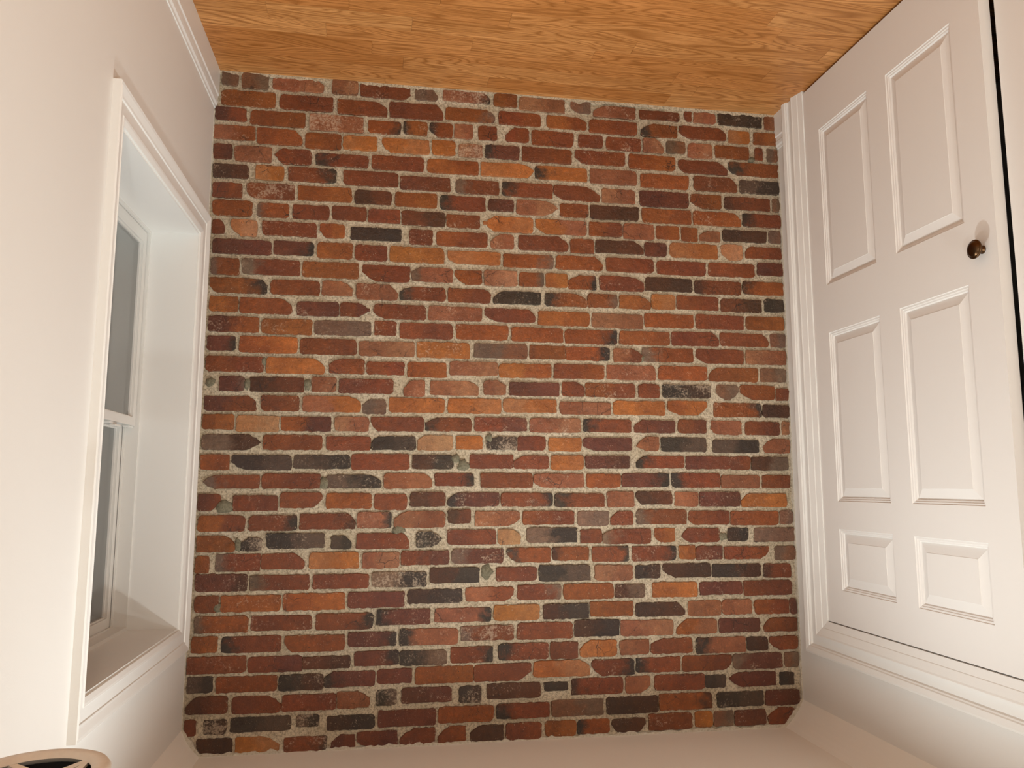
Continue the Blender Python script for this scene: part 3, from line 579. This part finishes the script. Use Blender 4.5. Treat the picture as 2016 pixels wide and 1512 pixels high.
MOLD = [(0, 0), (0.002, -0.003), (0.007, -0.0035), (0.009, -0.006), (0.013, -0.007), (0.0155, -0.0115), (0.017, -0.0115), (0.045, -0.0035), (0.0455, -0.0025)]
def make_leaf(name, label, x_face, y_hinge, sgn, with_knob, width=0.912):
    """six-panel leaf; y runs from the hinge side towards the meeting edge by sgn"""
    root = struct(empty(name, (x_face, y_hinge, 0.011)), label)
    zt, zb = 2.0186 - 0.011, 0.0
    ps = (0.102, 0.400, 0.502, 0.800)                       # panel edges across the leaf
    rz = ((0.204 - .011, 0.806 - .011), (0.984 - .011, 1.592 - .011), (1.689 - .011, 1.901 - .011))
    t = 0.035
    def Y(v): return sgn * v
    def bx(nm, a, b, z0, z1):
        ya, yb2 = sorted((Y(a), Y(b))); return boxo(nm, (-t, 0, ya, yb2, z0, z1), M_DOOR, root)
    bm = bmesh.new()
    for a, b in ((0, ps[0]), (ps[1], ps[2]), (ps[3], width)):
        ya, yb2 = sorted((Y(a), Y(b))); box(bm, -t, 0, ya, yb2, zb, zt)
    for a, b in ((ps[0], ps[1]), (ps[2], ps[3])):
        ya, yb2 = sorted((Y(a), Y(b)))
        for z0, z1 in ((zb, rz[0][0]), (rz[0][1], rz[1][0]), (rz[1][1], rz[2][0]), (rz[2][1], zt)):
            box(bm, -t, 0, ya, yb2, z0, z1)
    bmesh.ops.remove_doubles(bm, verts=bm.verts, dist=1e-5); bmesh.ops.recalc_face_normals(bm, faces=bm.faces)
    obj('door_frame', bm, M_DOOR, root)
    for a, b in ((ps[0], ps[1]), (ps[2], ps[3])):
        for z0, z1 in rz:
            y0, y1 = sorted((Y(a), Y(b))); bm = bmesh.new(); L = []
            for w_, d_ in MOLD:
                L.append([bm.verts.new((d_, yy, zz)) for yy, zz in ((y0 + w_, z0 + w_), (y1 - w_, z0 + w_), (y1 - w_, z1 - w_), (y0 + w_, z1 - w_))])
            for p, q in zip(L, L[1:]):
                for i in range(4): bm.faces.new((p[i], p[(i + 1) % 4], q[(i + 1) % 4], q[i]))
            bm.faces.new(L[-1])
            bk = [bm.verts.new((-t + 0.004, v.co.y, v.co.z)) for v in L[0]]
            for i in range(4): bm.faces.new((L[0][i], L[0][(i + 1) % 4], bk[(i + 1) % 4], bk[i]))
            bm.faces.new(bk); bmesh.ops.recalc_face_normals(bm, faces=bm.faces)
            obj('door_panel', bm, M_DOOR, root)
    if with_knob:
        bm = bmesh.new(); M = Matrix.Translation((0, Y(width - 0.052), 0.894 - 0.011 + .008)) @ Matrix.Rotation(math.pi / 2, 4, 'Y')
        prof = [(0.0, 0), (0.0115, 0), (0.0115, 0.003), (0.0075, 0.006), (0.0070, 0.016), (0.010, 0.019), (0.019, 0.0205), (0.0245, 0.0225), (0.0262, 0.0250), (0.0262, 0.0268),
                (0.0250, 0.0285), (0.0222, 0.0290), (0.0212, 0.0305), (0.0195, 0.0328), (0.0150, 0.0352), (0.0080, 0.0366), (0.0, 0.0370)]
        rings = [[bm.verts.new(M @ Vector((max(r, 1e-4) * math.cos(a), max(r, 1e-4) * math.sin(a), h))) for a in [2 * math.pi * k / 36 for k in range(36)]] for r, h in prof]
        for a_, b_ in zip(rings, rings[1:]):
            for k in range(36): bm.faces.new((a_[k], a_[(k + 1) % 36], b_[(k + 1) % 36], b_[k]))
        bmesh.ops.remove_doubles(bm, verts=bm.verts, dist=5e-4); bmesh.ops.recalc_face_normals(bm, faces=bm.faces)
        k = obj('door_knob', bm, M_BRONZE, root, smooth=True); k['label'] = 'dark bronze round knob'
    return root
make_leaf('door_1', 'white six-panel closet door with a dark round knob beside the brick wall', 0.0, -0.2085, -1, True)
make_leaf('door_2', 'second white closet door set slightly behind the first, nearer the camera', -0.037, DY0 + 0.004, 1, False, 0.9115)

# ---------------------------------------------------------------- window
win = struct(empty('window_1', (W, OY0, OZ0)), 'deep-set white double-hung window at night')
WP0 = [(0, 0), (0, 0.008), (0.012, 0.0125), (0.018, 0.0135), (0.020, 0.0115), (0.050, 0.0115), (0.052, 0.0145), (0.056, 0.0155), (0.058, 0.0135), (0.077, 0.0205),
       (0.079, 0.0185), (0.081, 0.0195), (0.085, 0.0205), (0.087, 0.019), (0.087, 0)]
def wp(w): return [(a * w / 0.087, d) for a, d in WP0]
wl, wr, wb, wt = 0.064, 0.088, 0.086, 0.080      # near, far, bottom, top casing widths
def wcas(A, Bv, upv, w, mA, mB):
    casing('casing_board', Vector(A), Vector(Bv), Vector(upv), Xn, wp(w), mA, mB, win)
wcas((W, OY0, OZ0), (W, OY1, OZ0), (0, 0, -1), wb, wl / wb, wr / wb)
wcas((W, OY0, OZ1), (W, OY1, OZ1), (0, 0, 1), wt, wl / wt, wr / wt)
wcas((W, OY0, OZ0), (W, OY0, OZ1), (0, -1, 0), wl, wb / wl, wt / wl)
wcas((W, OY1, OZ0), (W, OY1, OZ1), (0, 1, 0), wr, wb / wr, wt / wr)
def wbox(nm, d, mat, bev=0.0, par=None, base=None):
    base = base or win.location
    return boxo(nm, (d[0] - base.x, d[1] - base.x, d[2] - base.y, d[3] - base.y, d[4] - base.z, d[5] - base.z), mat, par or win, bev)
t_ = 0.006
wbox('sill_board', (W - 0.002, XF, OY0, OY1, OZ0 - 0.012, OZ0 + t_), M_TRIM)
wbox('jamb_board', (W - 0.002, XF, OY0, OY1, OZ1 - t_, OZ1 + 0.012), M_TRIM)
wbox('jamb_board', (W - 0.0026, XF, OY0 - 0.012, OY0 + t_, OZ0 - 0.005, OZ1 + 0.005), M_TRIM)
wbox('jamb_board', (W - 0.0026, XF, OY1 - t_, OY1 + 0.012, OZ0 - 0.005, OZ1 + 0.005), M_TRIM)
# vinyl frame ring
def ring(bmk, x0, x1, y0, y1, z0, z1, wy, wzb, wzt, base):
    for d in ((x0, x1, y0, y0 + wy, z0, z1), (x0, x1, y1 - wy, y1, z0, z1), (x0, x1, y0 + wy, y1 - wy, z0, z0 + wzb), (x0, x1, y0 + wy, y1 - wy, z1 - wzt, z1)):
        box(bmk, d[0] - base.x, d[1] - base.x, d[2] - base.y, d[3] - base.y, d[4] - base.z, d[5] - base.z)
bm = bmesh.new(); b0 = win.location
ring(bm, XF - 0.006, XF + 0.10, OY0, OY1, OZ0, OZ1, 0.012, 0.014, 0.016, b0)
ring(bm, XF + 0.034, XF + 0.040, OY0 + 0.010, OY1 - 0.010, OZ0 + 0.010, OZ1 - 0.010, 0.010, 0.010, 0.010, b0)
bmesh.ops.recalc_face_normals(bm, faces=bm.faces); obj('window_frame', bm, M_VINYL, win)
def sash(x0, z0, z1, wb_, wt2, wst):
    y0, y1 = OY0 + 0.016, OY1 - 0.016
    bmk = bmesh.new(); ring(bmk, x0, x0 + 0.028, y0, y1, z0, z1, wst, wb_, wt2, b0)
    ring(bmk, x0 + 0.008, x0 + 0.022, y0 + wst - .001, y1 - wst + .001, z0 + wb_ - .001, z1 - wt2 + .001, 0.005, 0.005, 0.005, b0)
    bmesh.ops.recalc_face_normals(bmk, faces=bmk.faces); s_ = obj('sash', bmk, M_VINYL, win)
    for dx in (0.014,):
        g_ = wbox('glass_pane', (x0 + dx, x0 + dx + 0.003, y0 + wst - 0.002, y1 - wst + 0.002, z0 + wb_ - 0.002, z1 - wt2 + 0.002), M_GLASS, 0, s_)
    return s_
lo_s = sash(XF + 0.004, OZ0 + 0.016, 1.345, 0.040, 0.028, 0.031)
up_s = sash(XF + 0.042, 1.322, OZ1 - 0.018, 0.030, 0.032, 0.033)
for yy in (-0.36, -0.74):
    wbox('sash_lock', (XF + 0.006, XF + 0.030, yy - 0.03, yy + 0.03, 1.345, 1.353), M_VINYL, 0.002, lo_s)
    wbox('lock_lever', (XF - 0.004, XF + 0.016, yy - 0.008, yy + 0.038, 1.353, 1.360), M_VINYL, 0.002, lo_s)
for yy in (OY0 + 0.045, OY1 - 0.045):
    wbox('tilt_latch', (XF + 0.008, XF + 0.028, yy - 0.022, yy + 0.022, 1.345, 1.351), M_VINYL, 0.002, lo_s)

# ---------------------------------------------------------------- recessed ceiling lights; the rear pair is unseen, added as fill
for i, (lx, ly, pw) in enumerate(LIGHTS):
    t = empty('recessed_light', (lx, ly, H)); t['category'] = 'ceiling light'; t['group'] = 'recessed ceiling lights'
    t['label'] = ['recessed round ceiling light nearest the window and the brick wall', 'recessed round ceiling light nearest the closet door and the brick wall',
                  'unseen recessed ceiling light added as fill on the window side behind the camera', 'unseen recessed ceiling light added as fill on the closet side behind the camera'][i]
    bm = bmesh.new(); lathe(bm, [(0.058, -0.0005), (0.080, -0.0005), (0.080, -0.003), (0.074, -0.006), (0.060, -0.006), (0.058, -0.0005)], cap=False)
    bmesh.ops.recalc_face_normals(bm, faces=bm.faces); obj('trim_ring', bm, M_TRIM, t, True)
    bm = bmesh.new(); lathe(bm, [(0.0585, -0.0005), (0.0585, -0.002)]); bmesh.ops.recalc_face_normals(bm, faces=bm.faces); obj('lens', bm, M_GLOW, t)

# ---------------------------------------------------------------- pendant of pale veneer, cut by the picture's corner
pd = ray(66, 1517).normalized(); PC = CAM + pd * 1.02
pen = empty('pendant_lamp', PC); pen['category'] = 'lamp'; pen['label'] = 'unlit pale wood pendant lamp hanging near the window wall, its curved rim and crossing slats'
R0 = 0.0715
bm = bmesh.new()
lathe(bm, [(R0 - 0.019, 0.005), (R0 - 0.0155, 0.0), (R0 - 0.003, 0.0), (R0, 0.004), (R0 + 0.001, 0.040), (R0 - 0.008, 0.062), (R0 - 0.012, 0.062), (R0 - 0.006, 0.04), (R0 - 0.008, 0.014), (R0 - 0.013, 0.011), (R0 - 0.019, 0.005)], seg=56, cap=False)
bmesh.ops.recalc_face_normals(bm, faces=bm.faces); obj('rim', bm, M_VENEER, pen, True)
bm = bmesh.new(); lathe(bm, [(0.004, 0.065), (R0 - 0.010, 0.065), (R0 - 0.010, 0.061), (0.004, 0.061)]); bmesh.ops.recalc_face_normals(bm, faces=bm.faces); obj('shade_top', bm, M_DARK, pen)  # lampshade top, blackened to paint the shade within
bm = bmesh.new(); lathe(bm, [(R0 - 0.0135, 0.010), (R0 - 0.0135, 0.060)], seg=48, cap=False); obj('cavity_shade', bm, M_DARK, pen)  # black sleeve painting the shade of the lamp's hollow inside
def slat(bm, pts, wv, th):
    prev = None
    for P, w_ in zip(pts, wv):
        cur_ = [bm.verts.new(P + o_) for o_ in (w_, w_ + Vector((0, 0, th)), -w_ + Vector((0, 0, th)), -w_)]
        if prev:
            for i in range(4): bm.faces.new((prev[i], prev[(i + 1) % 4], cur_[(i + 1) % 4], cur_[i]))
        else: bm.faces.new(cur_[::-1])
        prev = cur_
    bm.faces.new(prev); bmesh.ops.recalc_face_normals(bm, faces=bm.faces)
for ang, rr, off in ((0.75, R0 - 0.010, 0.008), (-0.75, R0 - 0.011, 0.007), (2.3, R0 - 0.011, 0.009)):
    bm = bmesh.new(); d_ = Vector((math.cos(ang), math.sin(ang), 0)); n_ = Vector((-d_.y, d_.x, 0))
    pts = [d_ * rr * t + n_ * off * (1 - t * t) * 2 + Vector((0, 0, 0.002 + 0.012 * (1 - t * t))) for t in [k / 6 - 1 for k in range(13)]]
    slat(bm, pts, [n_ * (0.0062 * (1 - 0.75 * abs(k / 6 - 1) ** 2) + 0.001) for k in range(13)], 0.003); obj('slat', bm, M_VENEER, pen)
bm = bmesh.new(); lathe(bm, [(0.0025, 0.064), (0.0025, H - PC.z - 0.012)], seg=10); bmesh.ops.recalc_face_normals(bm, faces=bm.faces); obj('cord', bm, M_CORD, pen, True)
bm = bmesh.new(); lathe(bm, [(0.045, H - PC.z - 0.002), (0.043, H - PC.z - 0.012), (0.02, H - PC.z - 0.022), (0.004, H - PC.z - 0.024)], seg=28); bmesh.ops.recalc_face_normals(bm, faces=bm.faces); obj('ceiling_canopy', bm, M_TRIM, pen, True)
